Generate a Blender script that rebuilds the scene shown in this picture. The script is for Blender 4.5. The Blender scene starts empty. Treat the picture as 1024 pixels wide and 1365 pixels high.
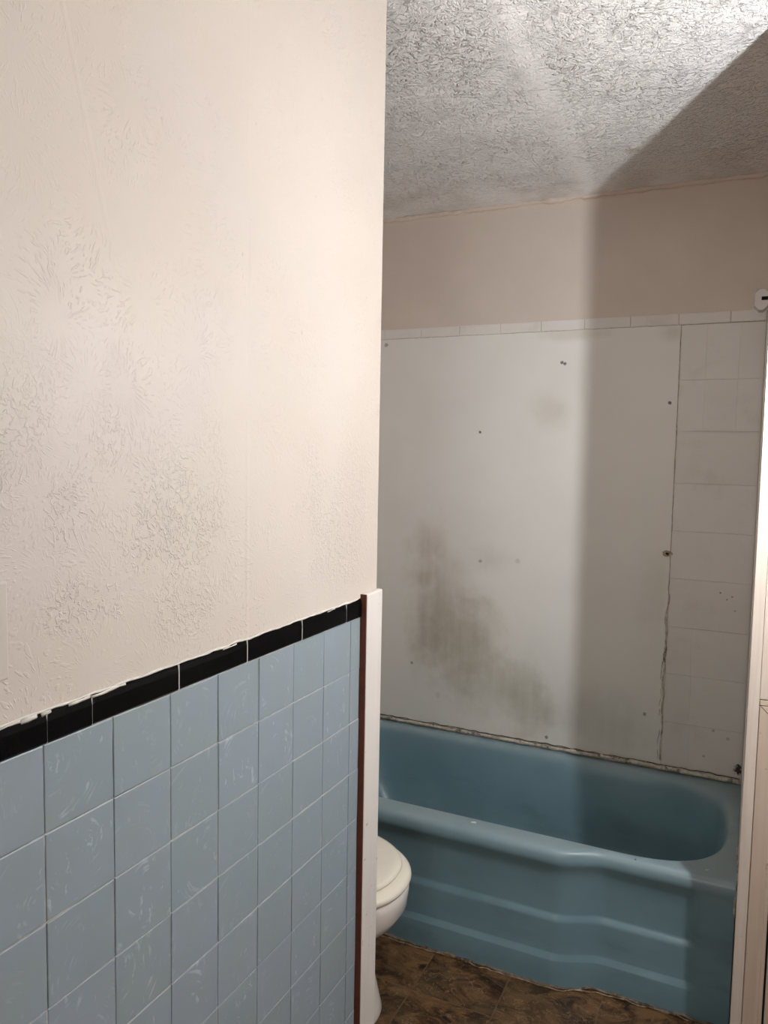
import bpy, bmesh, math, random
from mathutils import Vector, Matrix, noise as mnoise

C = bpy.context.scene.collection
SC = bpy.context.scene

# ------------------------------------------------------------------ camera
def basis(yaw, pitch, roll):
    f = Vector((math.cos(pitch)*math.sin(yaw), math.cos(pitch)*math.cos(yaw), math.sin(pitch)))
    r0 = Vector((math.cos(yaw), -math.sin(yaw), 0)); u0 = r0.cross(f)
    r = r0*math.cos(roll) + u0*math.sin(roll); u = -r0*math.sin(roll) + u0*math.cos(roll)
    return r, u, f
cam = bpy.data.objects.new('camera', bpy.data.cameras.new('camera')); C.objects.link(cam)
_r, _u, _f = basis(-0.4458, -0.0786, 0.0182)
M4 = Matrix((( _r.x, _u.x, -_f.x, 0.7375), (_r.y, _u.y, -_f.y, -0.6283), (_r.z, _u.z, -_f.z, 1.4310), (0, 0, 0, 1)))
cam.matrix_world = M4
cam.data.sensor_fit = 'HORIZONTAL'; cam.data.sensor_width = 36; cam.data.lens = 36*1033.07/1024
cam.data.clip_start = 0.02
SC.camera = cam

# ------------------------------------------------------------------ world, exposure
wd = bpy.data.worlds.new('world'); SC.world = wd; wd.use_nodes = True
wd.node_tree.nodes['Background'].inputs[0].default_value = (1.0, 0.93, 0.86, 1)
wd.node_tree.nodes['Background'].inputs[1].default_value = 0.10
SC.view_settings.view_transform = 'Standard'; SC.view_settings.look = 'None'
SC.view_settings.gamma = 1; SC.view_settings.use_curve_mapping = False
SC.view_settings.exposure = 0.74
SC.cycles.max_bounces = 12; SC.cycles.diffuse_bounces = 8; SC.cycles.glossy_bounces = 4
BULB = (0.994, 0.888, 1.65); BULB_R = 0.0135; BULB_STRENGTH = 3300.0; BULB_COL = (0.965, 1.0, 1.03, 1)
# unseen fill light added behind the camera, shining in by the front wall's opening
fill = bpy.data.objects.new('hallway_light', bpy.data.lights.new('hallway_light', 'AREA')); C.objects.link(fill)
fill.data.shape = 'RECTANGLE'; fill.data.size = 0.90; fill.data.size_y = 0.60; fill.data.energy = 10.5; fill.data.color = (1.0, 0.96, 0.90)
fill.location = (0.70, -2.90, 1.75); fill.rotation_euler = (math.radians(86), 0, 0)

# ------------------------------------------------------------------ node helper
class NT:
    def __init__(self, name):
        self.m = bpy.data.materials.new(name); self.m.use_nodes = True
        self.t = self.m.node_tree; self.n = self.t.nodes; self.l = self.t.links
        self.b = self.n['Principled BSDF']
        self._pos = None
    def inp(self, sock, v):
        if v is None: return
        if isinstance(v, bpy.types.NodeSocket): self.l.new(v, sock)
        elif isinstance(v, (tuple, list)) and sock.type == 'RGBA' and len(v) == 3: sock.default_value = (*v, 1)
        else: sock.default_value = v
    @property
    def pos(self):
        if self._pos is None: self._pos = self.n.new('ShaderNodeNewGeometry').outputs['Position']
        return self._pos
    def rnd(self): return self.n.new('ShaderNodeObjectInfo').outputs['Random']
    def math(self, op, a, b=None, c=None, clamp=False):
        n = self.n.new('ShaderNodeMath'); n.operation = op; n.use_clamp = clamp
        for s, v in zip(n.inputs, (a, b, c)): self.inp(s, v)
        return n.outputs[0]
    def vec(self, op, a, b=None, scale=None):
        n = self.n.new('ShaderNodeVectorMath'); n.operation = op
        self.inp(n.inputs[0], a); self.inp(n.inputs[1], b)
        if scale is not None: self.inp(n.inputs['Scale'], scale)
        return n.outputs['Value'] if op in ('LENGTH', 'DISTANCE', 'DOT_PRODUCT') else n.outputs[0]
    def comb(self, x, y, z):
        n = self.n.new('ShaderNodeCombineXYZ')
        for s, v in zip(n.inputs, (x, y, z)): self.inp(s, v)
        return n.outputs[0]
    def sep(self, v):
        n = self.n.new('ShaderNodeSeparateXYZ'); self.inp(n.inputs[0], v); return n.outputs
    def noise(self, v, scale=1, detail=2, rough=0.5, dist=0, color=False):
        n = self.n.new('ShaderNodeTexNoise'); self.inp(n.inputs['Vector'], v)
        n.inputs['Scale'].default_value = scale; n.inputs['Detail'].default_value = detail
        n.inputs['Roughness'].default_value = rough; n.inputs['Distortion'].default_value = dist
        return n.outputs['Color' if color else 'Fac']
    def voro(self, v, scale, feature='F1'):
        n = self.n.new('ShaderNodeTexVoronoi'); n.feature = feature; self.inp(n.inputs['Vector'], v)
        n.inputs['Scale'].default_value = scale; return n.outputs
    def ramp(self, v, a, b, lo=0.0, hi=1.0, smooth=True):
        n = self.n.new('ShaderNodeMapRange'); n.interpolation_type = 'SMOOTHSTEP' if smooth else 'LINEAR'
        self.inp(n.inputs['Value'], v)
        for k, x in (('From Min', a), ('From Max', b), ('To Min', lo), ('To Max', hi)): n.inputs[k].default_value = x
        return n.outputs[0]
    def mix(self, f, a, b, mode='MIX'):
        n = self.n.new('ShaderNodeMix'); n.data_type = 'RGBA'; n.blend_type = mode
        self.inp(n.inputs[0], f); self.inp(n.inputs[6], a); self.inp(n.inputs[7], b)
        return n.outputs[2]
    def bump(self, h, dist=0.002, strength=1.0):
        n = self.n.new('ShaderNodeBump'); n.inputs['Distance'].default_value = dist
        n.inputs['Strength'].default_value = strength; self.inp(n.inputs['Height'], h)
        self.l.new(n.outputs[0], self.b.inputs['Normal'])
    def out(self, col=None, rough=None, metal=None, spec=None):
        self.inp(self.b.inputs['Base Color'], col); self.inp(self.b.inputs['Roughness'], rough)
        self.inp(self.b.inputs['Metallic'], metal); self.inp(self.b.inputs['Specular IOR Level'], spec)
        return self.m
    def blob(self, centre, rad, axes, wob=None, soft=0.0):
        """soft spot: 1 at the centre to 0 at the radius, edge broken by a noise value"""
        d = self.vec('MULTIPLY', self.vec('SUBTRACT', self.pos, centre), axes)
        d = self.vec('LENGTH', self.vec('DIVIDE', d, rad))
        if wob is not None: d = self.math('ADD', d, wob)
        return self.ramp(d, 1.0, soft)
    def stomp(self, flat, cell, k, rk):
        """crow's-foot brush texture: ridges that radiate from scattered dabs"""
        p = self.vec('MULTIPLY', self.pos, flat)
        wob = self.vec('SCALE', self.vec('SUBTRACT', self.noise(p, 9, 2, color=True), (0.5, 0.5, 0.5)), scale=0.05)
        p = self.vec('ADD', p, self.vec('MULTIPLY', wob, flat))
        v = self.voro(p, cell)
        d = self.vec('MULTIPLY', self.vec('SUBTRACT', p, v['Position']), flat)
        r = self.vec('LENGTH', d)
        u = self.vec('SCALE', self.vec('NORMALIZE', d), scale=k)
        u = self.vec('ADD', u, self.vec('SCALE', v['Color'], scale=40))
        u = self.vec('ADD', u, self.vec('SCALE', (1.0, 0.7, 0.4), scale=self.math('MULTIPLY', r, rk)))
        return self.noise(u, 1.0, 1.5), r

def plain(name, col, rough=0.5, metal=0.0, var=0.06, scale=30, spec=None, bump=0.0):
    m = NT(name); n = m.noise(m.pos, scale, 4)
    a = tuple(c*(1-var) for c in col); b = tuple(min(1, c*(1+var)) for c in col)
    if bump: m.bump(m.noise(m.pos, scale*6, 3), bump, 0.5)
    return m.out(m.mix(n, a, b), rough, metal, spec)

# ------------------------------------------------------------------ materials
def mat_wall():
    m = NT('textured_wall_paint'); x, y, z = m.sep(m.pos)
    s, r = m.stomp((0, 1, 1), 9.0, 12.0, 75)
    sr = m.ramp(s, 0.54, 0.68)
    fade = m.ramp(r, 0.012, 0.035)
    patch = m.ramp(m.noise(m.pos, 4.2, 2), 0.40, 0.60, 0.25, 0.75)
    h1 = m.math('MULTIPLY', m.math('MULTIPLY', sr, fade), patch)
    # coarse worm-like ridges low on the wall
    w = m.noise(m.pos, 105, 2, 0.5, 1.3)
    w = m.ramp(w, 0.50, 0.62)
    low = m.ramp(z, 1.62, 1.30)
    pm = m.math('MULTIPLY', m.ramp(m.noise(m.vec('ADD', m.pos, (3, 1, 7)), 5.5, 2), 0.44, 0.60), low)
    strip = m.ramp(z, 1.13, 1.19)
    h2 = m.math('MULTIPLY', m.math('MULTIPLY', w, pm), strip)
    fine = m.noise(m.pos, 160, 2)
    # upright drywall seams, faintly proud
    seam = m.math('MULTIPLY', m.ramp(m.math('ABSOLUTE', m.math('SUBTRACT', y, m.math('MULTIPLY_ADD', z, -0.28, 0.585))), 0.006, 0.0), m.ramp(z, 1.38, 1.55, 0, 1))
    seam2 = m.ramp(m.math('ABSOLUTE', m.math('SUBTRACT', y, 0.405)), 0.007, 0.0, 0, 0.35)
    h = m.math('MULTIPLY_ADD', h1, 0.6, m.math('MULTIPLY', h2, 0.85))
    h = m.math('ADD', h, m.math('MULTIPLY', fine, 0.10))
    h = m.math('ADD', h, m.math('ADD', m.math('MULTIPLY', seam, 0.3), seam2))
    m.bump(h, 0.0017, 0.75)
    big = m.noise(m.pos, 2.6, 3)
    col = m.mix(m.ramp(big, 0.35, 0.65), (0.61, 0.54, 0.48), (0.625, 0.565, 0.51))
    col = m.mix(m.math('MULTIPLY', m.ramp(m.noise(m.vec('ADD', m.pos, (5, 2, 1)), 3.1, 2), 0.48, 0.66), 0.3), col, (0.605, 0.58, 0.50))
    col = m.mix(m.math('MULTIPLY', m.ramp(m.noise(m.vec('ADD', m.pos, (1, 8, 4)), 2.7, 2), 0.50, 0.66), 0.35), col, (0.60, 0.54, 0.53))
    # tiny nicks in the paint
    pit = m.voro(m.vec('MULTIPLY', m.pos, (0, 1, 0.6)), 34)
    pm2 = m.math('MULTIPLY', m.ramp(pit['Distance'], 0.10, 0.03), m.ramp(m.noise(m.pos, 6, 1), 0.55, 0.62, 0, 0.5))
    col = m.mix(pm2, col, (0.42, 0.35, 0.30))
    return m.out(col, m.ramp(big, 0.3, 0.7, 0.42, 0.55), spec=0.4)

def mat_ceiling():
    m = NT('stomped_ceiling_paint'); x, y, z = m.sep(m.pos)
    s, r = m.stomp((1, 1, 0), 8.0, 9.5, 60)
    h1 = m.ramp(s, 0.47, 0.62)
    w = m.ramp(m.noise(m.vec('ADD', m.vec('MULTIPLY', m.pos, (0.8, 1.25, 1)), m.vec('SCALE', m.noise(m.pos, 14, 1, color=True), scale=0.05)), 72, 2, 0.5, 0.7), 0.52, 0.64)
    d = m.ramp(m.noise(m.pos, 130, 1, 0.5, 0.8), 0.54, 0.66)
    mk = m.ramp(m.noise(m.pos, 7, 2), 0.40, 0.6)
    h = m.math('ADD', m.math('MULTIPLY', h1, 0.22), m.math('MULTIPLY', w, m.math('MULTIPLY_ADD', mk, 0.8, 0.55)))
    h = m.math('ADD', h, m.math('MULTIPLY', d, 0.4))
    # the taped seam carries less texture, and so does the smear along the wall
    seamx = m.math('ABSOLUTE', m.math('SUBTRACT', x, 0.195))
    calm = m.ramp(seamx, 0.01, 0.06, 0.35, 1.0)
    edge = m.ramp(y, 2.05, 1.86, 0.15, 1.0)
    h = m.math('MULTIPLY', h, m.math('MULTIPLY', calm, edge))
    m.bump(h, 0.0050, 1.0)
    big = m.noise(m.pos, 5, 4)
    col = m.mix(m.ramp(big, 0.35, 0.7), (0.83, 0.805, 0.79), (0.875, 0.855, 0.84))
    st = m.math('MULTIPLY', m.ramp(y, 1.70, 2.05), m.ramp(m.noise(m.pos, 6, 3), 0.42, 0.62, 0.0, 0.35))
    col = m.mix(st, col, (0.50, 0.44, 0.36))
    spot = m.blob((0.36, 1.79, 0), (0.035, 0.03, 1), (1, 1, 0), m.math('SUBTRACT', m.noise(m.pos, 60, 2), 0.4), 0.2)
    col = m.mix(m.math('MULTIPLY', spot, 0.6), col, (0.36, 0.27, 0.15))
    return m.out(col, 0.22, spec=0.6)

def mat_backpaint():
    m = NT('pinkish_wall_paint')
    n = m.noise(m.pos, 5, 4); n2 = m.noise(m.pos, 2.2, 2)
    col = m.mix(m.ramp(n, 0.3, 0.7), (0.65, 0.56, 0.49), (0.69, 0.60, 0.53))
    col = m.mix(m.ramp(n2, 0.45, 0.7, 0, 0.4), col, (0.63, 0.55, 0.50))
    x, y, z = m.sep(m.pos)
    col = m.mix(m.ramp(z, 2.255, 2.285), col, (0.68, 0.58, 0.50))
    m.bump(m.noise(m.pos, 220, 3), 0.0008, 0.5)
    return m.out(col, 0.5, spec=0.35)

def marks(m, pts):
    out = None
    for (x, z, r, a) in pts:
        w = m.math('MULTIPLY', m.math('SUBTRACT', m.noise(m.pos, 260, 2), 0.5), 1.2)
        b = m.math('MULTIPLY', m.blob((x, 0, z), (r, 1, r), (1, 0, 1), w, 0.45), a)
        out = b if out is None else m.math('MAXIMUM', out, b)
    return out

def mat_panel():
    m = NT('stained_white_panel'); x, y, z = m.sep(m.pos)
    col = m.mix(m.ramp(m.noise(m.pos, 3, 3), 0.3, 0.7), (0.78, 0.76, 0.72), (0.82, 0.80, 0.76))
    col = m.mix(m.ramp(z, 1.15, 0.45, 0, 0.35), col, (0.58, 0.57, 0.50))
    wob = m.math('MULTIPLY', m.math('SUBTRACT', m.noise(m.pos, 7, 4, 0.6), 0.5), 1.3)
    streak = m.noise(m.vec('MULTIPLY', m.pos, (30, 1, 2.5)), 1, 3)
    for (cx, cz, rx, rz, a, c) in ((-0.31, 0.90, 0.20, 0.30, .55, (0.34, 0.265, 0.185)), (-0.24, 0.74, 0.26, 0.30, .60, (0.33, 0.28, 0.185)),
                                   (-0.10, 0.57, 0.30, 0.20, .50, (0.34, 0.31, 0.22)), (-0.34, 1.10, 0.10, 0.12, .30, (0.45, 0.36, 0.30)),
                                   (0.09, 1.58, 0.10, 0.10, .28, (0.44, 0.36, 0.25)), (0.03, 0.52, 0.13, 0.22, .45, (0.36, 0.33, 0.25)),
                                   (-0.12, 1.04, 0.14, 0.09, .25, (0.42, 0.38, 0.34)), (0.47, 1.83, 0.07, 0.05, .4, (0.5, 0.43, 0.3)),
                                   (0.46, 1.00, 0.10, 0.30, .25, (0.45, 0.38, 0.28)), (0.30, 0.50, 0.30, 0.16, .35, (0.36, 0.345, 0.29)),
                                   (0.16, 1.84, 0.20, 0.03, .35, (0.5, 0.42, 0.28))):
        b = m.math('MULTIPLY', m.blob((cx, 0, cz), (rx, 1, rz), (1, 0, 1), wob, 0.0), a)
        b = m.math('MULTIPLY', b, m.ramp(streak, 0.25, 0.7, 0.65, 1.1, False))
        col = m.mix(b, col, c)
    mk = marks(m, ((-0.17, 1.505, .006, .9), (0.118, 1.745, .007, .8), (0.128, 1.741, .007, .8), (-0.156, 1.035, .008, .45), (-0.016, 1.046, .012, .18),
                   (-0.553, 1.832, .010, .5), (0.474, 1.604, .007, .9), (0.44, 0.56, .008, .6), (-0.42, 0.62, .007, .6), (-0.31, 0.51, .014, .15), (0.11, 0.42, .008, .7)))
    col = m.mix(mk, col, (0.05, 0.04, 0.035))
    m.bump(m.math('ADD', m.noise(m.pos, 14, 2), m.math('MULTIPLY', m.noise(m.pos, 150, 2), 0.08)), 0.002, 0.4)
    return m.out(col, m.ramp(m.noise(m.pos, 8, 3), 0.3, 0.7, 0.34, 0.5), spec=0.4)

def mat_whitetile():
    m = NT('painted_white_tile'); x, y, z = m.sep(m.pos)
    col = m.mix(m.rnd(), (0.74, 0.70, 0.66), (0.77, 0.735, 0.70))
    col = m.mix(m.ramp(z, 1.2, 0.5, 0, 0.35), col, (0.50, 0.485, 0.43))
    n = m.math('MULTIPLY', m.ramp(m.noise(m.pos, 9, 4, 0.6), 0.5, 0.75), 0.25)
    col = m.mix(n, col, (0.46, 0.40, 0.34))
    mk = marks(m, ((0.655, 0.995, .0042, .7), (0.69, 0.985, .0038, .6), (0.675, 0.975, .0035, .6), (0.70, 0.94, .004, .4), (0.655, 0.54, .006, .5), (0.70, 0.52, .007, .4), (0.63, 0.45, .006, .4)))
    col = m.mix(mk, col, (0.09, 0.07, 0.06))
    col = m.mix(m.blob((0.735, 0, 0.425), (0.016, 1, 0.022), (1, 0, 1), m.math('MULTIPLY', m.math('SUBTRACT', m.noise(m.pos, 90, 3), 0.5), 2.2), 0.5), col, (0.03, 0.025, 0.02))
    m.bump(m.noise(m.pos, 60, 2), 0.0008, 0.4)
    return m.out(col, 0.42, spec=0.4)

def mat_bluetile():
    m = NT('blue_glazed_tile'); rnd = m.rnd()
    tc = m.n.new('ShaderNodeTexCoord').outputs['Object']
    off = m.vec('ADD', tc, m.comb(m.math('MULTIPLY', rnd, 31), m.math('MULTIPLY', rnd, 57), m.math('MULTIPLY', rnd, 17)))
    col = m.mix(rnd, (0.275, 0.335, 0.375), (0.290, 0.345, 0.405))
    col = m.mix(m.ramp(m.noise(off, 16, 3), 0.35, 0.7, 0, 0.6), col, (0.280, 0.335, 0.345))
    # dried wipe marks: arcs around a centre that differs from tile to tile
    cx = m.math('MULTIPLY_ADD', m.math('FRACT', m.math('MULTIPLY', rnd, 7.31)), 0.10, -0.05)
    cz = m.math('MULTIPLY_ADD', m.math('FRACT', m.math('MULTIPLY', rnd, 13.7)), 0.08, -0.05)
    d = m.vec('MULTIPLY', m.vec('SUBTRACT', tc, m.comb(0, cx, cz)), (0, 1, 1.0))
    rr = m.vec('LENGTH', d)
    dn = m.vec('NORMALIZE', d)
    arc = m.noise(m.vec('ADD', m.comb(m.math('MULTIPLY', rr, 190), m.math('MULTIPLY', rnd, 90), 0), m.vec('SCALE', dn, scale=1.3)), 1.0, 2)
    pm = m.ramp(m.noise(off, 26, 2), 0.52, 0.66)
    wet = m.ramp(m.math('FRACT', m.math('MULTIPLY', rnd, 5.17)), 0.25, 0.9, 0.25, 1.0)
    sm = m.math('MULTIPLY', m.math('MULTIPLY', m.ramp(arc, 0.52, 0.68), pm), wet)
    dab = m.math('MULTIPLY', m.ramp(m.noise(m.vec('MULTIPLY', off, (1, 1.6, 0.8)), 42, 3, 0.6), 0.63, 0.72), wet)
    f = m.math('MULTIPLY', m.math('MAXIMUM', sm, dab), 0.50)
    col = m.mix(f, col, (0.56, 0.63, 0.68))
    m.bump(m.noise(off, 22, 2), 0.0008, 0.35)
    return m.out(col, m.math('MULTIPLY_ADD', m.noise(off, 20, 3), 0.25, 0.28), spec=0.45)

def mat_grout():
    m = NT('aged_tile_grout'); x, y, z = m.sep(m.pos)
    n = m.noise(m.pos, 18, 3)
    brown = m.math('MULTIPLY', m.math('MULTIPLY', m.ramp(n, 0.35, 0.6), m.ramp(y, 0.42, 0.1)), m.ramp(z, 0.78, 1.0))
    col = m.mix(m.ramp(m.noise(m.pos, 40, 2), 0.35, 0.65), (0.48, 0.44, 0.38), (0.66, 0.63, 0.57))
    col = m.mix(brown, col, (0.16, 0.10, 0.06))
    return m.out(col, 0.9)

def mat_wood_paint(name, a, b):
    m = NT(name); p = m.vec('MULTIPLY', m.pos, (60, 60, 2.2))
    g = m.noise(p, 1, 5, 0.6, 0.6)
    col = m.mix(m.ramp(g, 0.3, 0.7), a, b)
    nick = m.math('MULTIPLY', m.ramp(m.noise(m.pos, 48, 2), 0.70, 0.76), 0.55)
    col = m.mix(nick, col, (0.30, 0.17, 0.11))
    m.bump(g, 0.0006, 0.5)
    return m.out(col, 0.42, spec=0.4)

def mat_slate():
    m = NT('brown_slate_vinyl'); rnd = m.rnd()
    off = m.vec('ADD', m.pos, m.comb(m.math('MULTIPLY', rnd, 23), m.math('MULTIPLY', rnd, 41), 0))
    p = m.vec('MULTIPLY', off, (1.0, 1.35, 1))
    n = m.noise(p, 10, 8, 0.72, 1.2); n2 = m.noise(p, 24, 6, 0.7, 1.0); n3 = m.noise(off, 5, 3, 0.5, 0.8)
    col = m.mix(m.ramp(n, 0.38, 0.62), (0.018, 0.007, 0.003), (0.165, 0.085, 0.034))
    col = m.mix(m.ramp(n3, 0.45, 0.65, 0, 0.45), col, (0.095, 0.062, 0.030))
    v1 = m.ramp(m.math('ABSOLUTE', m.math('SUBTRACT', m.noise(p, 13, 5, 0.65, 1.8), 0.5)), 0.022, 0.0)
    v1 = m.math('MULTIPLY', v1, m.ramp(n2, 0.42, 0.62, 0.0, 0.75))
    col = m.mix(v1, col, (0.34, 0.20, 0.105))
    col = m.mix(m.ramp(m.noise(p, 8, 5, 0.65, 1.5), 0.58, 0.68, 0, 0.8), col, (0.012, 0.007, 0.005))
    m.bump(m.math('ADD', n, m.math('MULTIPLY', n2, 0.5)), 0.003, 0.5)
    return m.out(col, m.ramp(n2, 0.3, 0.7, 0.30, 0.50), spec=0.4)

def mat_tub():
    m = NT('blue_tub_enamel'); x, y, z = m.sep(m.pos)
    n = m.noise(m.pos, 6, 4)
    col = m.mix(m.ramp(n, 0.3, 0.7), (0.150, 0.252, 0.296), (0.168, 0.275, 0.320))
    # soap film and wear: chalky towards the dry right end, a tide mark in the basin
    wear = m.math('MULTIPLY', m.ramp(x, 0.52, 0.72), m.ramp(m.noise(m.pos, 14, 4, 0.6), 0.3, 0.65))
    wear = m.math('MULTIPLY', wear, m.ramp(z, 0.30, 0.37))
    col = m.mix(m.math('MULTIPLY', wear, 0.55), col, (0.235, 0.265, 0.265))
    rim_lit = m.math('MULTIPLY', m.ramp(z, 0.345, 0.378), m.ramp(m.noise(m.pos, 10, 4, 0.6), 0.2, 0.6, 0.25, 0.60))  # paler rim top: brightness of the lit rim put into the colour
    col = m.mix(rim_lit, col, (0.30, 0.375, 0.40))
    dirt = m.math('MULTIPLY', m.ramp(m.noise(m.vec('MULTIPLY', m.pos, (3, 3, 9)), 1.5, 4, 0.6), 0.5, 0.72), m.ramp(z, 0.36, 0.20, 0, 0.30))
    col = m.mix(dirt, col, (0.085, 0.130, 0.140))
    spots = m.voro(m.pos, 11)
    sp = m.ramp(spots['Distance'], 0.045, 0.03, 0, 0.9)
    col = m.mix(m.math('MULTIPLY', sp, m.ramp(m.noise(m.pos, 3, 1), 0.5, 0.55)), col, (0.03, 0.03, 0.03))
    m.bump(m.noise(m.pos, 25, 2), 0.0006, 0.4)
    return m.out(col, m.ramp(n, 0.3, 0.7, 0.29, 0.37), spec=0.6)

def mat_caulk(name, a, b, dark, amt):
    m = NT(name); n = m.noise(m.pos, 35, 5, 0.7)
    col = m.mix(m.ramp(m.noise(m.pos, 60, 3), 0.35, 0.65), a, b)
    col = m.mix(m.ramp(n, 0.52, 0.62, 0, amt), col, dark)
    m.bump(m.noise(m.pos, 140, 3), 0.002, 0.7)
    return m.out(col, 0.75)

MW = mat_wall(); MCEIL = mat_ceiling(); MBACK = mat_backpaint(); MPANEL = mat_panel(); MWT = mat_whitetile()
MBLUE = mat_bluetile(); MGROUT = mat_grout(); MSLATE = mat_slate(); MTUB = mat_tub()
MBLACK = plain('black_glazed_tile', (0.003, 0.003, 0.0035), 0.22, var=0.3, spec=0.08)
MTRIM = mat_wood_paint('white_trim_paint', (0.74, 0.70, 0.66), (0.78, 0.74, 0.70))
MJAMB = mat_wood_paint('cream_jamb_paint', (0.56, 0.475, 0.41), (0.64, 0.55, 0.48))
MCAB = mat_wood_paint('worn_cabinet_paint', (0.50, 0.395, 0.31), (0.56, 0.45, 0.36))
MBROWN = plain('bare_brown_wood', (0.125, 0.034, 0.015), 0.7, var=0.35, scale=45)
MDARK = plain('dark_gap', (0.015, 0.012, 0.010), 0.9, var=0.3)
MSMEAR = plain('white_paint_smear', (0.70, 0.66, 0.61), 0.5, var=0.15, scale=80)
MCAULK = mat_caulk('stained_caulk', (0.58, 0.54, 0.47), (0.42, 0.37, 0.29), (0.05, 0.04, 0.03), 0.75)
MCRACK = mat_caulk('grimy_seam', (0.36, 0.32, 0.26), (0.52, 0.48, 0.41), (0.16, 0.13, 0.10), 0.55)
MFCAULK = mat_caulk('dirty_floor_caulk', (0.22, 0.16, 0.11), (0.13, 0.09, 0.06), (0.02, 0.015, 0.01), 0.8)
MFCAULK2 = mat_caulk('floor_edge_caulk', (0.36, 0.28, 0.20), (0.20, 0.14, 0.09), (0.02, 0.015, 0.01), 0.9)
MFLOORJ = plain('tan_floor_joint', (0.135, 0.082, 0.042), 0.7, var=0.3)
MSEAT = plain('cream_toilet_seat', (0.84, 0.79, 0.68), 0.22, var=0.03)
MPORC = plain('white_toilet_china', (0.74, 0.70, 0.66), 0.15, var=0.03)
MPLASTIC = plain('white_plastic', (0.50, 0.47, 0.45), 0.4, var=0.04)
MCHROME = plain('worn_chrome', (0.7, 0.7, 0.7), 0.2, metal=1.0, var=0.03)
MCHIP = plain('white_paint_chip', (0.70, 0.68, 0.64), 0.6, var=0.05)
MDIRTY = plain('rust_torn_paper', (0.44, 0.35, 0.24), 0.9, var=0.45, scale=120)

# ------------------------------------------------------------------ mesh helpers
def obj(name, bm, mats, parent=None, smooth=False, angle=None):
    me = bpy.data.meshes.new(name); bm.normal_update(); bm.to_mesh(me); bm.free()
    for mt in (mats if isinstance(mats, (list, tuple)) else [mats]): me.materials.append(mt)
    if smooth:
        for p in me.polygons: p.use_smooth = True
    o = bpy.data.objects.new(name, me); C.objects.link(o)
    if parent is not None: o.parent = parent
    if angle is not None:
        md = o.modifiers.new('bevel', 'BEVEL'); md.width = angle; md.segments = 2; md.limit_method = 'ANGLE'
    return o
def box(bm, x0, x1, y0, y1, z0, z1, mi=0):
    v = [bm.verts.new((x, y, z)) for x in (x0, x1) for y in (y0, y1) for z in (z0, z1)]
    for f in ((0, 1, 3, 2), (4, 6, 7, 5), (0, 4, 5, 1), (2, 3, 7, 6), (0, 2, 6, 4), (1, 5, 7, 3)):
        bm.faces.new([v[i] for i in f]).material_index = mi
def boxobj(name, b, mat, parent=None, bevel=None):
    bm = bmesh.new(); box(bm, *b); bmesh.ops.recalc_face_normals(bm, faces=bm.faces)
    return obj(name, bm, mat, parent, angle=bevel)
def struct(o): o['kind'] = 'structure'; return o
def thing(name, label, cat, loc=(0, 0, 0), group=None):
    o = bpy.data.objects.new(name, None); C.objects.link(o); o.location = loc; o.empty_display_size = 0.05
    return tag(o, label, cat, group)
def tag(o, label, cat, group=None):
    o['label'] = label; o['category'] = cat
    if group: o['group'] = group
    return o
def inst(src, name, parent, loc, rot=(0, 0, 0), scale=(1, 1, 1)):
    o = src.copy(); o.name = name; C.objects.link(o); o.parent = parent
    o.location = loc; o.rotation_euler = rot; o.scale = scale
    return o
def place_in(o, parent):                      # keep world-space mesh under a thing whose Empty is moved
    o.parent = parent; o.location = -Vector(parent.location); return o
def cushion(name, sx, sy, sz, bev, mat, axis):
    """one tile: a slab with an eased (cushioned) front edge; 18 quads-and-tris.  axis: outward axis"""
    bm = bmesh.new(); R = []
    for (ins, h) in ((0, -sz), (0, -bev*0.55), (bev, 0)):
        ring = []
        for (a, b) in ((-1, -1), (1, -1), (1, 1), (-1, 1)):
            p, q = a*(sx/2-ins), b*(sy/2-ins)
            ring.append(bm.verts.new({'X': (h, p, q), 'Y': (p, -h, q), 'Z': (p, q, h)}[axis]))
        R.append(ring)
    for r0, r1 in zip(R, R[1:]):
        for i in range(4): bm.faces.new((r0[i], r0[(i+1) % 4], r1[(i+1) % 4], r1[i]))
    bm.faces.new(R[-1])
    bm.faces.new(list(reversed(R[0])))
    bmesh.ops.recalc_face_normals(bm, faces=bm.faces)
    return obj(name, bm, mat)
def bead(name, pts, rad, jit, seed, mat, parent=None, seg=7, squash=(1, 1, 1)):
    """an uneven squeezed-on bead: a tube whose radius and path wander"""
    rg = random.Random(seed); bm = bmesh.new(); rings = []
    path = []
    for a, b in zip(pts, pts[1:]):
        a, b = Vector(a), Vector(b); n = max(1, int((b-a).length/0.009))
        path += [a.lerp(b, i/n) for i in range(n)]
    path.append(Vector(pts[-1]))
    for i, p in enumerate(path):
        d = (path[min(i+1, len(path)-1)] - path[max(i-1, 0)]).normalized()
        s = d.cross(Vector((0.31, 0.2, 0.93) if abs(d.z) < 0.9 else (0, 1, 0))).normalized(); t = d.cross(s)
        w = rad*(0.7 + 0.6*rg.random() + 0.5*mnoise.noise(p*23 + Vector((seed, 0, 0))))
        c = p + Vector((mnoise.noise(p*31 + Vector((seed, 3, 1))), mnoise.noise(p*29 + Vector((2, seed, 1))), mnoise.noise(p*33 + Vector((2, 4, seed)))))*jit
        rings.append([bm.verts.new(c + Vector([a*b for a, b in zip(s*math.cos(k*6.2832/seg)*w + t*math.sin(k*6.2832/seg)*w, squash)])) for k in range(seg)])
    for r0, r1 in zip(rings, rings[1:]):
        for k in range(seg): bm.faces.new((r0[k], r0[(k+1) % seg], r1[(k+1) % seg], r1[k]))
    bm.faces.new(rings[0]); bm.faces.new(list(reversed(rings[-1])))
    bmesh.ops.recalc_face_normals(bm, faces=bm.faces)
    return obj(name, bm, mat, parent, smooth=True)
rnd = random.Random(7)

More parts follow.
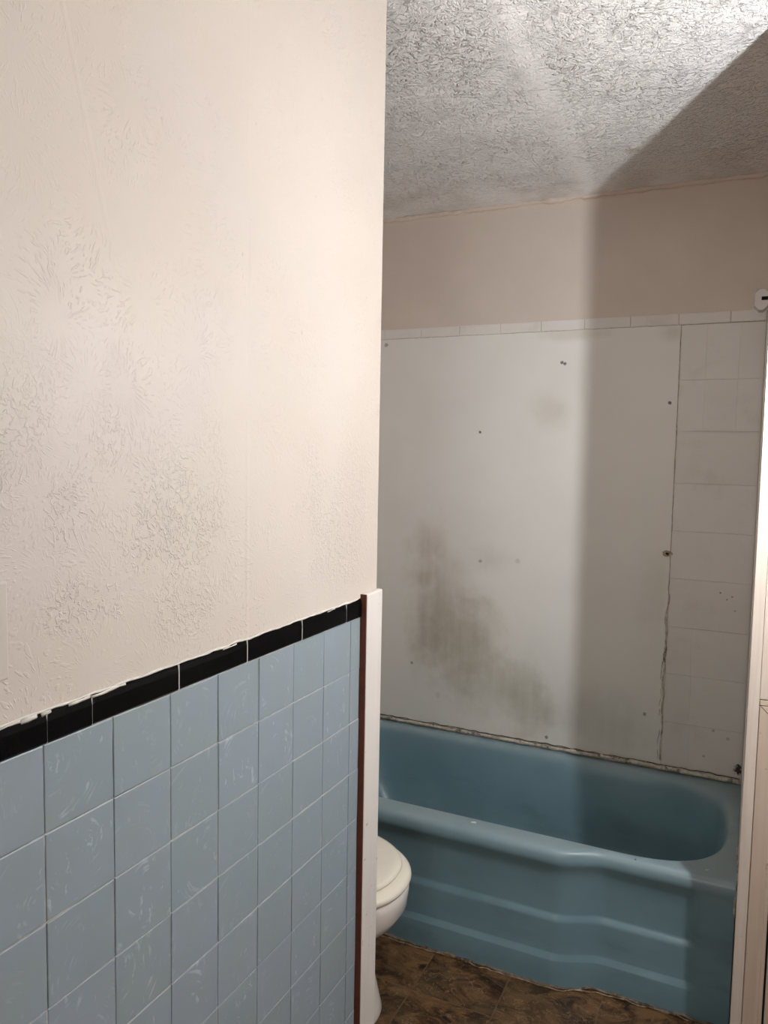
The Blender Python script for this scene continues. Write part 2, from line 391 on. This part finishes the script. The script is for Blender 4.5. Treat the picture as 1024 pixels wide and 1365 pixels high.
# ================================================================== THE SETTING
XL, XR, YN, YB, ZC = -0.80, 1.26, -1.60, 2.072, 2.298
PT = -0.105                      # back face of the tiled partition
PE = 0.887                       # its free end
# ---- floor: sub-floor and separate slate-look tiles
floor = struct(boxobj('floor', (XL-0.1, XR+0.1, YN-0.1, YB+0.1, -0.06, -0.0013), MFLOORJ))
xj = [-0.79, -0.735, -0.50, -0.262, -0.022, 0.200, 0.442, 0.675, 0.915, 1.155, 1.25]
yj = [1.42]
while yj[-1] > YN: yj.append(yj[-1]-0.2355)
tiles = {}
for j in range(len(yj)-1):
    for i in range(len(xj)-1):
        x0, x1, y1, y0 = xj[i], xj[i+1], yj[j], max(yj[j+1], YN)
        if x1 <= 0.0 and y1 < 0.70: continue
        if x0 < -0.01 and x1 > 0 and y1 < 0.70: x0 = -0.001
        k = (round(x1-x0, 3), round(y1-y0, 3))
        if k not in tiles:
            o = cushion('floor_tile', x1-x0-0.0026, y1-y0-0.0026, 0.0012, 0.0012, MSLATE, 'Z'); tiles[k] = o
            o.parent = floor; o.location = ((x0+x1)/2, (y0+y1)/2, 0)
        else: o = inst(tiles[k], 'floor_tile', floor, ((x0+x1)/2, (y0+y1)/2, 0))
        o.location.z += rnd.uniform(-0.0006, 0.0004)

# ---- ceiling: a real undulating sheet with the raised, taped seam
bm = bmesh.new(); nx, ny = 120, 200; g = []
for j in range(ny+1):
    row = []
    for i in range(nx+1):
        x = XL-0.05 + (XR-XL+0.1)*i/nx; y = YN-0.05 + (YB-YN+0.1)*j/ny
        s = math.exp(-((x-0.195-0.012*math.sin(y*9))/0.032)**2)*(0.0036 + 0.002*mnoise.noise(Vector((x*5, y*7, 0))))
        z = ZC + 0.078*min(max(YB-y, 0), 1.35) - s + 0.0035*mnoise.noise(Vector((x*3.3, y*3.3, 4))) + 0.0015*mnoise.noise(Vector((x*11, y*11, 9)))
        row.append(bm.verts.new((x, y, z)))
    g.append(row)
for j in range(ny):
    for i in range(nx): bm.faces.new((g[j][i], g[j+1][i], g[j+1][i+1], g[j][i+1]))
ceiling = struct(obj('ceiling', bm, MCEIL, smooth=True))

# ---- outer walls
wall_back = struct(boxobj('wall_back', (XL-0.1, XR, YB, YB+0.1, -0.06, ZC+0.25), MBACK))
struct(boxobj('wall_far_left', (XL-0.1, XL, 0.45, YB, -0.06, ZC+0.25), MBACK))
struct(boxobj('wall_near_left', (XL-0.1, PT, 0.35, 0.45, -0.06, ZC+0.25), MBACK))
struct(boxobj('wall_right', (XR, XR+0.1, YN, YB, -0.06, ZC+0.25), MW))
bm = bmesh.new(); box(bm, PT, 0.02, YN-0.1, YN, -0.06, ZC+0.25); box(bm, 0.85, XR+0.1, YN-0.1, YN, -0.06, ZC+0.25); box(bm, 0.02, 0.85, YN-0.1, YN, 2.03, ZC+0.25)
struct(obj('wall_front', bm, MW))
# ---- tiled partition: grout bed below, slightly proud textured plaster above
bm = bmesh.new(); prof = [(PT, -0.05), (-0.0018, -0.05), (-0.0018, 1.112), (-0.0015, 1.1215), (-0.0015, ZC+0.18), (PT, ZC+0.18)]
e0 = [bm.verts.new((x, YN, z)) for x, z in prof]; e1 = [bm.verts.new((x, PE, z)) for x, z in prof]
for i in range(6):
    f = bm.faces.new((e0[i], e0[(i+1) % 6], e1[(i+1) % 6], e1[i])); f.material_index = 1 if i == 1 else 0
bm.faces.new(e0); bm.faces.new(list(reversed(e1)))
bmesh.ops.recalc_face_normals(bm, faces=bm.faces)
wall_left = struct(obj('wall_left', bm, [MW, MGROUT]))

# ---- blue wall tiles, each one a piece
T = 0.1095; Z0 = 1.0800
blue = cushion('wall_tile', T-0.0016, T-0.0016, 0.0016, 0.0012, MBLUE, 'X')
cutt = cushion('wall_tile', 0.809-7*T-0.0012, T-0.0016, 0.0016, 0.0012, MBLUE, 'X')
first = {id(blue): True, id(cutt): True}
for k in range(-4, 8):
    src = blue if k < 7 else cutt
    yc = (k+0.5)*T if k < 7 else (7*T+0.809)/2
    for r in range(10):
        loc = (rnd.uniform(-0.0005, 0.0003), yc + rnd.uniform(-0.0003, 0.0003), Z0-(r+0.5)*T + rnd.uniform(-0.0003, 0.0003))
        rot = (rnd.uniform(-0.003, 0.003), rnd.uniform(-0.006, 0.006), rnd.uniform(-0.006, 0.006))
        if first.get(id(src)):
            first[id(src)] = False; o = src; o.parent = wall_left; o.location = loc; o.rotation_euler = rot
        else: inst(src, 'wall_tile', wall_left, loc, rot)
# ---- black cap tiles
cj = [-0.507, -0.337, -0.167, 0.003, 0.0715, 0.2345, 0.4015, 0.5715, 0.742, 0.809]
for a, b in zip(cj, cj[1:]):
    bm = bmesh.new(); n = 6; pr = [(-0.0085, 1.0812), (0.0012, 1.0812), (0.0030, 1.0835), (0.0030, 1.108), (0.0015, 1.116), (-0.003, 1.1212), (-0.0085, 1.1215)]
    L0 = [bm.verts.new((x, a+0.0009, z)) for x, z in pr]; L1 = [bm.verts.new((x, b-0.0009, z)) for x, z in pr]
    for i in range(len(pr)): bm.faces.new((L0[i], L0[(i+1) % len(pr)], L1[(i+1) % len(pr)], L1[i]))
    bm.faces.new(L0); bm.faces.new(list(reversed(L1))); bmesh.ops.recalc_face_normals(bm, faces=bm.faces)
    o = obj('cap_tile', bm, MBLACK, wall_left); o.rotation_euler.y = rnd.uniform(-0.0008, 0.0008)
# pale grout standing in the cap joints, paint dragged over the top edge of the caps
for y in cj[1:-1]:
    boxobj('joint_grout', (-0.008, 0.0024, y-0.0008, y+0.0008, 1.0815, 1.119), MSMEAR, wall_left)
sm = []
y = -0.5
while y < 0.808:
    sm.append((0.0002 + 0.0012*mnoise.noise(Vector((y*9, 1, 0))), y, 1.1205 + 0.0020*mnoise.noise(Vector((y*23, 5, 2))))); y += 0.012
bead('paint_smear', sm, 0.0017, 0.0016, 3, MSMEAR, wall_left, seg=6)
for (y, l, w) in ((-0.035, 0.05, 0.0022), (-0.022, 0.02, 0.0030), (0.052, 0.035, 0.0018), (0.10, 0.06, 0.0017), (0.001, 0.012, 0.0032), (0.355, 0.035, 0.0014), (0.68, 0.03, 0.0014)):
    bead('paint_smear', [(0.0020, y-l/2, 1.1172), (0.0022, y+l/2, 1.1188)], w, 0.0022, int(y*1000)+77, MSMEAR, wall_left, seg=6, squash=(0.35, 1, 1))

# ---- corner board on the partition's end: white face, bare brown edge towards the room
bm = bmesh.new(); box(bm, -0.0005, 0.0130, 0.8145, 0.889, 0.001, 1.128)
for v in bm.verts:
    if v.co.z > 1 and v.co.y > 0.86: v.co.z += 0.002
    if v.co.z < 1 and v.co.y > 0.86: v.co.y -= 0.003
bmesh.ops.recalc_face_normals(bm, faces=bm.faces)
trim1 = struct(obj('trim_1', bm, MTRIM, angle=0.0028))
bs = boxobj('bare_edge', (-0.0016, 0.0120, 0.8102, 0.8140, 0.001, 1.1285), MBROWN, trim1); bs['label'] = 'bare dark brown wood edge'
boxobj('shadow_gap', (-0.0016, -0.0008, 0.8092, 0.8105, 0.001, 1.121), MDARK, trim1)

# ---- back wall: panel, painted tiles at the right, cap course, caulk
panel = boxobj('wall_panel', (XL+0.002, 0.4978, YB-0.0055, YB-0.0002, 0.395, 1.8528), MPANEL, wall_back, bevel=0.0012)
panel['label'] = 'stained white wall panel over the tub'
zrow = [1.8515, 1.6767, 1.512, 1.3433, 1.1875, 1.0302, 0.8689, 0.711, 0.5465, 0.392]
cols = {0: (0.5775, 0.6735), 1: (0.5775, 0.6735), 6: (0.5765,), 7: (0.58,), 8: (0.583,)}
src = {}
for r in range(9):
    xs = [0.4995, *cols.get(r, ()), 0.7445]
    for a, b in zip(xs, xs[1:]):
        o = cushion('white_tile', b-a-0.0001, zrow[r]-zrow[r+1]-0.0008, 0.0045, 0.0005, MWT, 'Y'); o.parent = wall_back
        o.location = ((a+b)/2, YB-0.0048 + rnd.uniform(-0.0004, 0.0003), (zrow[r]+zrow[r+1])/2); o.rotation_euler = (rnd.uniform(-.002, .002), rnd.uniform(-.0015, .0015), 0)
ck = [-0.798, -0.70, -0.56, -0.41, -0.2606, -0.105, 0.0405, 0.19, 0.34, 0.49, 0.643, 0.7445]
for a, b in zip(ck, ck[1:]):
    lo = 1.8535 + 0.0008*rnd.random()
    o = cushion('cap_tile', b-a-0.0012, 1.8885-lo, 0.0065, 0.0022, MWT, 'Y'); o.parent = wall_back
    o.location = ((a+b)/2, YB-0.0068, (1.8885+lo)/2)
for (x0, x1) in ((-0.795, 0.15), (0.15, 0.742)):
    bead('seam_bead', [(x0, YB-0.004, 1.8525), (x1, YB-0.004, 1.8525)], 0.0014, 0.0012, int(x0*50)+90, MCRACK, wall_back, seg=5)
# ragged caulked joint between panel and tiles
jp = [(0.4985, YB-0.0052, 1.850)]
z = 1.84
while z > 0.40:
    amp = 0.0012 if z > 1.05 else 0.0055
    jp.append((0.4985 - (0.003 if z < 1.0 else 0) + amp*mnoise.noise(Vector((3, 1, z*14))), YB-0.0052, z)); z -= 0.012
bead('seam_caulk', jp, 0.0013, 0.0016, 11, MCRACK, wall_back, seg=5)
bead('seam_caulk', [p for p in jp if p[2] < 0.98], 0.0034, 0.003, 12, MCAULK, wall_back, seg=6, squash=(1, 0.4, 1))
bead('seam_caulk', [(p[0]-0.008, p[1], p[2]) for p in jp if p[2] < 0.75], 0.0012, 0.006, 19, MCRACK, wall_back, seg=5)
# torn screw hole at the joint
bm = bmesh.new()
for ring, (rad, yy) in enumerate(((0.0135, 0.0), (0.010, -0.0022), (0.005, -0.0016))): pass
vs = []
for (rad, yy) in ((0.013, 0.0), (0.0085, -0.0028), (0.0045, -0.0005)):
    vs.append([bm.verts.new((0.4885 + rad*(1.25+0.35*mnoise.noise(Vector((k*2.1, rad*200, 0))))*math.cos(k*math.tau/14), YB-0.0057+yy, 1.110 + rad*(0.8+0.4*mnoise.noise(Vector((k*1.7, 5, rad*300))))*math.sin(k*math.tau/14))) for k in range(14)])
for a, b in zip(vs, vs[1:]):
    for k in range(14): bm.faces.new((a[k], a[(k+1) % 14], b[(k+1) % 14], b[k]))
f = bm.faces.new(vs[-1]); f.material_index = 1
bmesh.ops.recalc_face_normals(bm, faces=bm.faces)
o = obj('screw_hole', bm, [MDIRTY, MDARK], wall_back); o['label'] = 'torn brown screw hole'
# filler fillet under the ceiling
bead('joint_fillet', [(XL, YB-0.003, ZC-0.003), (0.15, YB-0.003, ZC-0.003), (0.74, YB-0.003, ZC-0.002)], 0.0085, 0.003, 31, MBACK, ceiling, seg=8)

# ---- alcove end wall at the right with its painted board front
YJ = 1.255
wnr = struct(boxobj('wall_near_right', (0.7478, XR, YJ+0.012, YB, -0.06, ZC+0.25), MBACK))
ey = [1.405, 1.555, 1.715, 1.875, 2.0605]
for r in range(9):
    for a, b in zip(ey, ey[1:]):
        bm = bmesh.new(); box(bm, 0.7462, 0.7477, a+0.0004, b-0.0004, zrow[r+1]+0.0005, zrow[r]-0.0005); bmesh.ops.recalc_face_normals(bm, faces=bm.faces)
        obj('white_tile', bm, MWT, wnr)
trim2 = struct(boxobj('trim_2', (0.7475, 0.7705, YJ-0.004, YJ+0.012, 0.0, ZC+0.06), MJAMB, bevel=0.0015))
trim3 = struct(boxobj('trim_3', (0.7712, 1.20, YJ+0.0005, YJ+0.0115, 0.897, ZC+0.06), MJAMB, bevel=0.001))

# ================================================================== THINGS
# ---- built-in cabinet front (mitred moulding frame round a door)
cab = thing('cabinet', 'built-in cabinet front with mitred cream moulding, beside the right end of the bathtub', 'cabinet', (0.99, YJ, 0))
def moulding(name, pts, inward):
    """mitred stepped moulding between two outer corners; profile offsets run inwards"""
    prof = [(0.0, 0.011), (0.0, 0.0002), (0.0008, -0.0006), (0.0315, -0.0006), (0.0330, 0.0018), (0.0385, 0.0018), (0.0400, 0.0030), (0.0400, 0.011)]
    bm = bmesh.new(); R = []
    for (x, z, mx, mz) in pts: R.append([bm.verts.new((x+mx*d, YJ+h, z+mz*d)) for d, h in prof])
    n = len(prof)
    for i in range(n): bm.faces.new((R[0][i], R[0][(i+1) % n], R[1][(i+1) % n], R[1][i]))
    bm.faces.new(R[0]); bm.faces.new(list(reversed(R[1]))); bmesh.ops.recalc_face_normals(bm, faces=bm.faces)
    return place_in(obj(name, bm, MCAB), cab)
x0, x1, zt = 0.7720, 1.19, 0.8818
place_in(boxobj('frame_cap', (x0, x1, YJ-0.0008, YJ+0.011, 0.8836, 0.8945), MCAB, bevel=0.0008), cab)
moulding('frame_top', ((x0+0.0024, zt, 1, -1), (x1-0.0024, zt, -1, -1)), -1)
moulding('frame_stile', ((x0, zt, 1, -1), (x0, 0.0, 1, 0)), 1)
moulding('frame_stile', ((x1, zt, -1, -1), (x1, 0.0, -1, 0)), 1)
d = place_in(boxobj('door', (x0+0.0445, x1-0.0445, YJ+0.001, YJ+0.010, 0.03, zt-0.0445), MCAB, bevel=0.002), cab)
place_in(boxobj('recess', (x0+0.0005, x1-0.0005, YJ+0.0111, YJ+0.0117, 0.001, 0.894), MDARK), cab)
bm = bmesh.new(); bmesh.ops.create_uvsphere(bm, u_segments=16, v_segments=10, radius=0.014, matrix=Matrix.Translation((0.885, YJ-0.020, 0.60)))
bmesh.ops.create_cone(bm, segments=14, radius1=0.008, radius2=0.006, depth=0.022, cap_ends=True, matrix=Matrix.Translation((0.885, YJ-0.009, 0.60)) @ Matrix.Rotation(math.pi/2, 4, 'X'))
k = obj('knob', bm, MCHROME, smooth=True); k.parent = d

# ---- bathtub
def sst(a, b, x):
    t = min(1, max(0, (x-a)/(b-a))); return t*t*(3-2*t)
def yfront(x): return 1.36 + 0.046*(sst(0.30, 0.44, x) + sst(-0.33, -0.47, x))
def recess(x): return sst(0.668, 0.648, x)*sst(-0.70, -0.68, x) if x > -0.6 else sst(-0.70, -0.68, x)
TX0, TX1, TYB, ZR = -0.796, 0.7455, YB-0.0125, 0.380
nxs = 190; xs = [TX0 + (TX1-TX0)*i/(nxs-1) for i in range(nxs)]
outer = [(x, yfront(x)+0.021) for x in xs]
outer += [(TX1, outer[nxs-1][1] + (TYB-outer[nxs-1][1])*i/29) for i in range(1, 30)]
outer += [(x, TYB) for x in reversed(xs[:-1])]
outer += [(TX0, TYB + (outer[0][1]-TYB)*i/29) for i in range(1, 29)]
BX0, BX1, BYC, BB = -0.70, 0.716, 1.733, 0.292
def basin(x, y, ins, grow):
    if ins < 0 and y < BYC: ins *= 0.25
    b = BB-ins; cl, cr = BX0+BB, BX1-BB
    if cl <= x <= cr: return (x, BYC + (b if y > BYC else -b))
    cx = cr if x > cr else cl; hx = abs((TX1 if x > cr else TX0)-cx)
    fy = yfront(x)+0.021; hy = (TYB-BYC) if y > BYC else (BYC-fy)
    u, v = (x-cx)/hx, (y-BYC)/hy; n = 2.9
    k = (abs(u)**n + abs(v)**n)**(-1/n)
    return (cx + u*k*(b - (grow if x < cl else 0)), BYC + v*k*b)
bm = bmesh.new(); rings = [[bm.verts.new((x, y, ZR)) for x, y in outer]]
sec = [(-0.026, ZR), (-0.015, ZR-0.001), (-0.006, ZR-0.0045), (0.001, ZR-0.012), (0.006, ZR-0.024), (0.012, ZR-0.05), (0.022, ZR-0.12), (0.034, ZR-0.20),
       (0.048, ZR-0.26), (0.066, ZR-0.293), (0.095, ZR-0.312), (0.14, ZR-0.320), (0.20, ZR-0.322)]
for (ins, z) in sec:
    rings.append([bm.verts.new((*basin(x, y, ins, max(0, (ZR-z)*0.5)), z)) for x, y in outer])
N = len(outer)
for a, b in zip(rings, rings[1:]):
    for i in range(N): bm.faces.new((a[i], a[(i+1) % N], b[(i+1) % N], b[i]))
bm.faces.new(rings[-1])
rows = [(0.016, 0.3796, 0), (0.010, 0.3778, 0), (0.005, 0.3735, 0), (0.0015, 0.366, 0), (0.0, 0.353, 0), (0.0, 0.346, 0.0), (0.001, 0.340, 0.001), (0.002, 0.332, 0.004), (0.002, 0.322, 0.0085), (0.002, 0.308, 0.0125),
        (0.002, 0.28, 0.0145), (0.002, 0.24, 0.0155), (0.002, 0.202, 0.0160), (0.002, 0.1975, 0.0155), (0.002, 0.194, 0.0138), (0.002, 0.184, 0.0095), (0.002, 0.180, 0.0083), (0.002, 0.176, 0.0080), (0.002, 0.13, 0.0080), (0.001, 0.094, 0.0080), (0.001, 0.0905, 0.0073),
        (0.0, 0.0775, 0.0008), (0.0, 0.074, 0.0), (0.0, 0.03, 0.0), (0.0, 0.0008, 0.0)]
prev = rings[0][:nxs]
for (dy, z, rc) in rows:
    cur = [bm.verts.new((x, yfront(x) + dy + rc*recess(x), z)) for x in xs]
    for i in range(nxs-1): bm.faces.new((prev[i], cur[i], cur[i+1], prev[i+1]))
    prev = cur
bmesh.ops.recalc_face_normals(bm, faces=bm.faces)
tub = thing('bathtub', 'light blue enamelled bathtub with ribbed apron along the back wall', 'bathtub', (0, 1.72, 0))
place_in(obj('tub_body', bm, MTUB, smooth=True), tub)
# caulk where panel and tub meet, with black grime above it
place_in(bead('tub_caulk', [(-0.79, YB-0.0165, 0.3905), (0.30, YB-0.0165, 0.3905)], 0.0058, 0.0030, 21, MCAULK), tub)
place_in(bead('tub_caulk', [(0.30, YB-0.0170, 0.392), (0.738, YB-0.0170, 0.390)], 0.0068, 0.0040, 22, MCAULK), tub)
place_in(bead('grime_line', [(-0.79, YB-0.0130, 0.400), (0.738, YB-0.0130, 0.399)], 0.0011, 0.0045, 23, MDARK, seg=5), tub)
bm = bmesh.new(); bmesh.ops.create_cone(bm, segments=20, radius1=0.028, radius2=0.024, depth=0.006, cap_ends=True, matrix=Matrix.Translation((0.45, BYC, ZR-0.3185)))
place_in(obj('drain', bm, MCHROME), tub)
fb = [(xs[i], yfront(xs[i])-0.002, 0.0035) for i in range(0, nxs, 3)]
o = bead('floor_caulk', fb, 0.0042, 0.005, 41, MFCAULK, floor)
o = bead('floor_caulk', [(x, y-0.006, 0.002) for x, y, z in fb], 0.0018, 0.006, 42, MFCAULK2, floor, seg=5)
bead('end_caulk', [(0.7445, yfront(0.74)-0.002, 0.30), (0.7445, yfront(0.74)+0.006, 0.372), (0.744, 1.60, 0.384)], 0.0030, 0.004, 43, MCRACK, wnr, seg=6)

# paint chips lying on the rim
def chip(label, x, y, s, seed):
    rg = random.Random(seed); bm = bmesh.new(); n = 8
    lo = [bm.verts.new((s*(1.6 if abs(math.cos(k*.785)) > .6 else 1)*rg.uniform(.7, 1.1)*math.cos(k*.785), s*0.6*rg.uniform(.7, 1.1)*math.sin(k*.785), 0)) for k in range(n)]
    hi = [bm.verts.new((v.co.x*.9, v.co.y*.9, 0.0016 + 0.001*rg.random())) for v in lo]
    for k in range(n): bm.faces.new((lo[k], lo[(k+1) % n], hi[(k+1) % n], hi[k]))
    bm.faces.new(hi); bm.faces.new(list(reversed(lo))); bmesh.ops.recalc_face_normals(bm, faces=bm.faces)
    o = obj('paint_chip', bm, MCHIP); o.location = (x, y, ZR+0.0002); o.rotation_euler.z = 0.3
    return tag(o, label, 'paint chip')
chip('larger white paint chip on the front rim of the bathtub, towards the toilet', 0.063, 1.412, 0.0065, 1)
chip('tiny white paint chip on the right end of the bathtub rim', 0.677, 1.447, 0.0035, 2)

# ---- toilet
TY = 1.032
def egg(xf, xb, w, z, n=56, e=2.15):
    xc = xf - w*1.25; out = []
    for k in range(n):
        a = k*math.tau/n; ca, sa = math.cos(a), math.sin(a)
        ca = math.copysign(abs(ca)**(2/e), ca); sa = math.copysign(abs(sa)**(2/e), sa)
        out.append((xc + ((xf-xc) if ca > 0 else (xc-xb))*ca, TY + w*sa, z))
    return out
def loft(secs, cap=True, hole=None):
    bm = bmesh.new(); R = [[bm.verts.new(p) for p in s] for s in secs]; n = len(R[0])
    for a, b in zip(R, R[1:]):
        for k in range(n): bm.faces.new((a[k], a[(k+1) % n], b[(k+1) % n], b[k]))
    if cap: bm.faces.new(R[-1]); bm.faces.new(list(reversed(R[0])))
    bmesh.ops.recalc_face_normals(bm, faces=bm.faces); return bm
toi = thing('toilet', 'white toilet with closed cream lid, half hidden behind the tiled wall end', 'toilet', (-0.25, TY, 0))
bowl = [egg(-0.052, -0.58, 0.114, 0.001), egg(-0.049, -0.58, 0.116, 0.012), egg(-0.054, -0.58, 0.113, 0.03), egg(-0.066, -0.58, 0.108, 0.08), egg(-0.080, -0.58, 0.103, 0.13),
        egg(-0.090, -0.58, 0.103, 0.165), egg(-0.082, -0.59, 0.116, 0.200), egg(-0.050, -0.60, 0.140, 0.235), egg(-0.010, -0.60, 0.164, 0.270), egg(0.010, -0.60, 0.175, 0.300), egg(0.0145, -0.60, 0.178, 0.335), egg(0.0145, -0.60, 0.178, 0.354), egg(0.010, -0.60, 0.174, 0.3590), egg(-0.02, -0.57, 0.15, 0.3595)]
place_in(obj('bowl', loft(bowl), MPORC, smooth=True), toi)
seat = [egg(0.010, -0.41, 0.176, 0.3605), egg(0.017, -0.415, 0.182, 0.3625), egg(0.020, -0.418, 0.185, 0.369), egg(0.0185, -0.417, 0.1835, 0.376), egg(0.012, -0.41, 0.178, 0.3815), egg(0.00, -0.40, 0.167, 0.3845), egg(-0.012, -0.39, 0.148, 0.3850)]
sobj = place_in(obj('seat', loft(seat), MSEAT, smooth=True), toi); sobj['label'] = 'cream toilet seat'
lid = [egg(-0.015, -0.41, 0.158, 0.3866), egg(-0.008, -0.412, 0.1645, 0.3880), egg(-0.005, -0.413, 0.167, 0.3925), egg(-0.007, -0.412, 0.165, 0.3985), egg(-0.015, -0.405, 0.158, 0.4015), egg(-0.03, -0.385, 0.136, 0.4028), egg(-0.10, -0.35, 0.08, 0.4034)]
lobj = place_in(obj('lid', loft(lid), MSEAT, smooth=True), toi); lobj['label'] = 'closed cream toilet lid'
for s in (-1, 1): place_in(boxobj('hinge', (-0.445, -0.412, TY+s*0.075-0.02, TY+s*0.075+0.02, 0.3605, 0.398), MSEAT, bevel=0.006), toi)
tank = place_in(boxobj('tank', (-0.785, -0.585, TY-0.225, TY+0.225, 0.365, 0.700), MPORC, bevel=0.018), toi)
place_in(boxobj('tank_lid', (-0.792, -0.575, TY-0.235, TY+0.235, 0.7005, 0.735), MPORC, bevel=0.010), toi)
place_in(boxobj('flush_lever', (-0.584, -0.570, TY+0.10, TY+0.18, 0.645, 0.660), MCHROME, bevel=0.004), toi)
place_in(boxobj('tank_neck', (-0.70, -0.56, TY-0.10, TY+0.10, 0.02, 0.364), MPORC, bevel=0.02), toi)

# ---- curtain-rod bracket, octagonal, screwed to the top of the right-hand board
br = thing('rod_bracket', 'small white octagonal plastic bracket with dark slot, high at the right edge of the photo', 'bracket', (0.7458, 1.395, 1.776))
bm = bmesh.new(); rr = []; BX, BZ, BY = 0.7300, 1.7970, 1.395
def octo(w, h, c, y): return [bm.verts.new((BX+a, y, BZ+b)) for a, b in ((-w, h-c), (-w+c, h), (w-c, h), (w, h-c), (w, -h+c), (w-c, -h), (-w+c, -h), (-w, -h+c))]
for (w, h, c, y) in ((0.0158, 0.0268, 0.0105, BY+0.022), (0.0158, 0.0268, 0.0105, BY+0.006), (0.0143, 0.0235, 0.0095, BY)): rr.append(octo(w, h, c, y))
for y in (BY, BY+0.012):
    BXo, BZo = BX, BZ; BX, BZ = BX+0.0065, BZ+0.002; rr.append(octo(0.0068, 0.0042, 0.0006, y)); BX, BZ = BXo, BZo
for a, b in zip(rr, rr[1:]):
    for k in range(8):
        f = bm.faces.new((a[k], a[(k+1) % 8], b[(k+1) % 8], b[k])); f.material_index = 1 if a is rr[3] else 0
f = bm.faces.new(rr[-1]); f.material_index = 1
bm.faces.new(list(reversed(rr[0]))); bmesh.ops.recalc_face_normals(bm, faces=bm.faces)
place_in(obj('bracket_body', bm, [MPLASTIC, MDARK]), br)

# ---- wall switch plate, painted over, mostly out of frame at the left
sw = thing('switch_plate', 'painted-over switch plate on the textured wall at the far left edge', 'switch', (0, -0.082, 1.225))
place_in(boxobj('cover_plate', (-0.0014, 0.0045, -0.117, -0.0475, 1.1715, 1.2815), plain('painted_plate', (0.59, 0.535, 0.485), 0.45, var=0.03), bevel=0.0025), sw)
place_in(boxobj('toggle', (0.0046, 0.013, -0.0865, -0.0775, 1.222, 1.236), MPLASTIC, bevel=0.002), sw)
for z in (1.196, 1.257):
    bm = bmesh.new(); bmesh.ops.create_cone(bm, segments=12, radius1=0.0035, radius2=0.003, depth=0.0015, cap_ends=True, matrix=Matrix.Translation((0.0054, -0.082, z)) @ Matrix.Rotation(math.pi/2, 4, 'Y'))
    place_in(obj('screw', bm, MPLASTIC), sw)

# ---- the lamp that lights the room: bare bulb on a wall fitting at the right (out of frame)
lamp = thing('wall_lamp', 'bare bulb wall lamp on the right-hand wall', 'lamp', (XR, BULB[1], BULB[2]))
def cyl(bm, r, x0, x1): bmesh.ops.create_cone(bm, segments=24, radius1=r, radius2=r, depth=abs(x1-x0), cap_ends=True, matrix=Matrix.Translation(((x0+x1)/2, BULB[1], BULB[2])) @ Matrix.Rotation(math.pi/2, 4, 'Y'))
bm = bmesh.new(); cyl(bm, 0.06, XR-0.0005, XR-0.02); place_in(obj('base', bm, MPLASTIC), lamp)
bm = bmesh.new(); cyl(bm, 0.012, XR-0.02, BULB[0]+0.045); place_in(obj('arm', bm, MCHROME), lamp)
bm = bmesh.new(); cyl(bm, 0.011, BULB[0]+0.045, BULB[0]+0.013); place_in(obj('socket', bm, MPLASTIC), lamp)
me = NT('bulb_glow'); me.b.inputs['Emission Color'].default_value = BULB_COL; me.b.inputs['Emission Strength'].default_value = BULB_STRENGTH; me.b.inputs['Base Color'].default_value = (0.8, 0.8, 0.8, 1)
bm = bmesh.new(); bmesh.ops.create_icosphere(bm, subdivisions=2, radius=BULB_R, matrix=Matrix.Translation(BULB)); place_in(obj('bulb', bm, me.m, smooth=True), lamp)
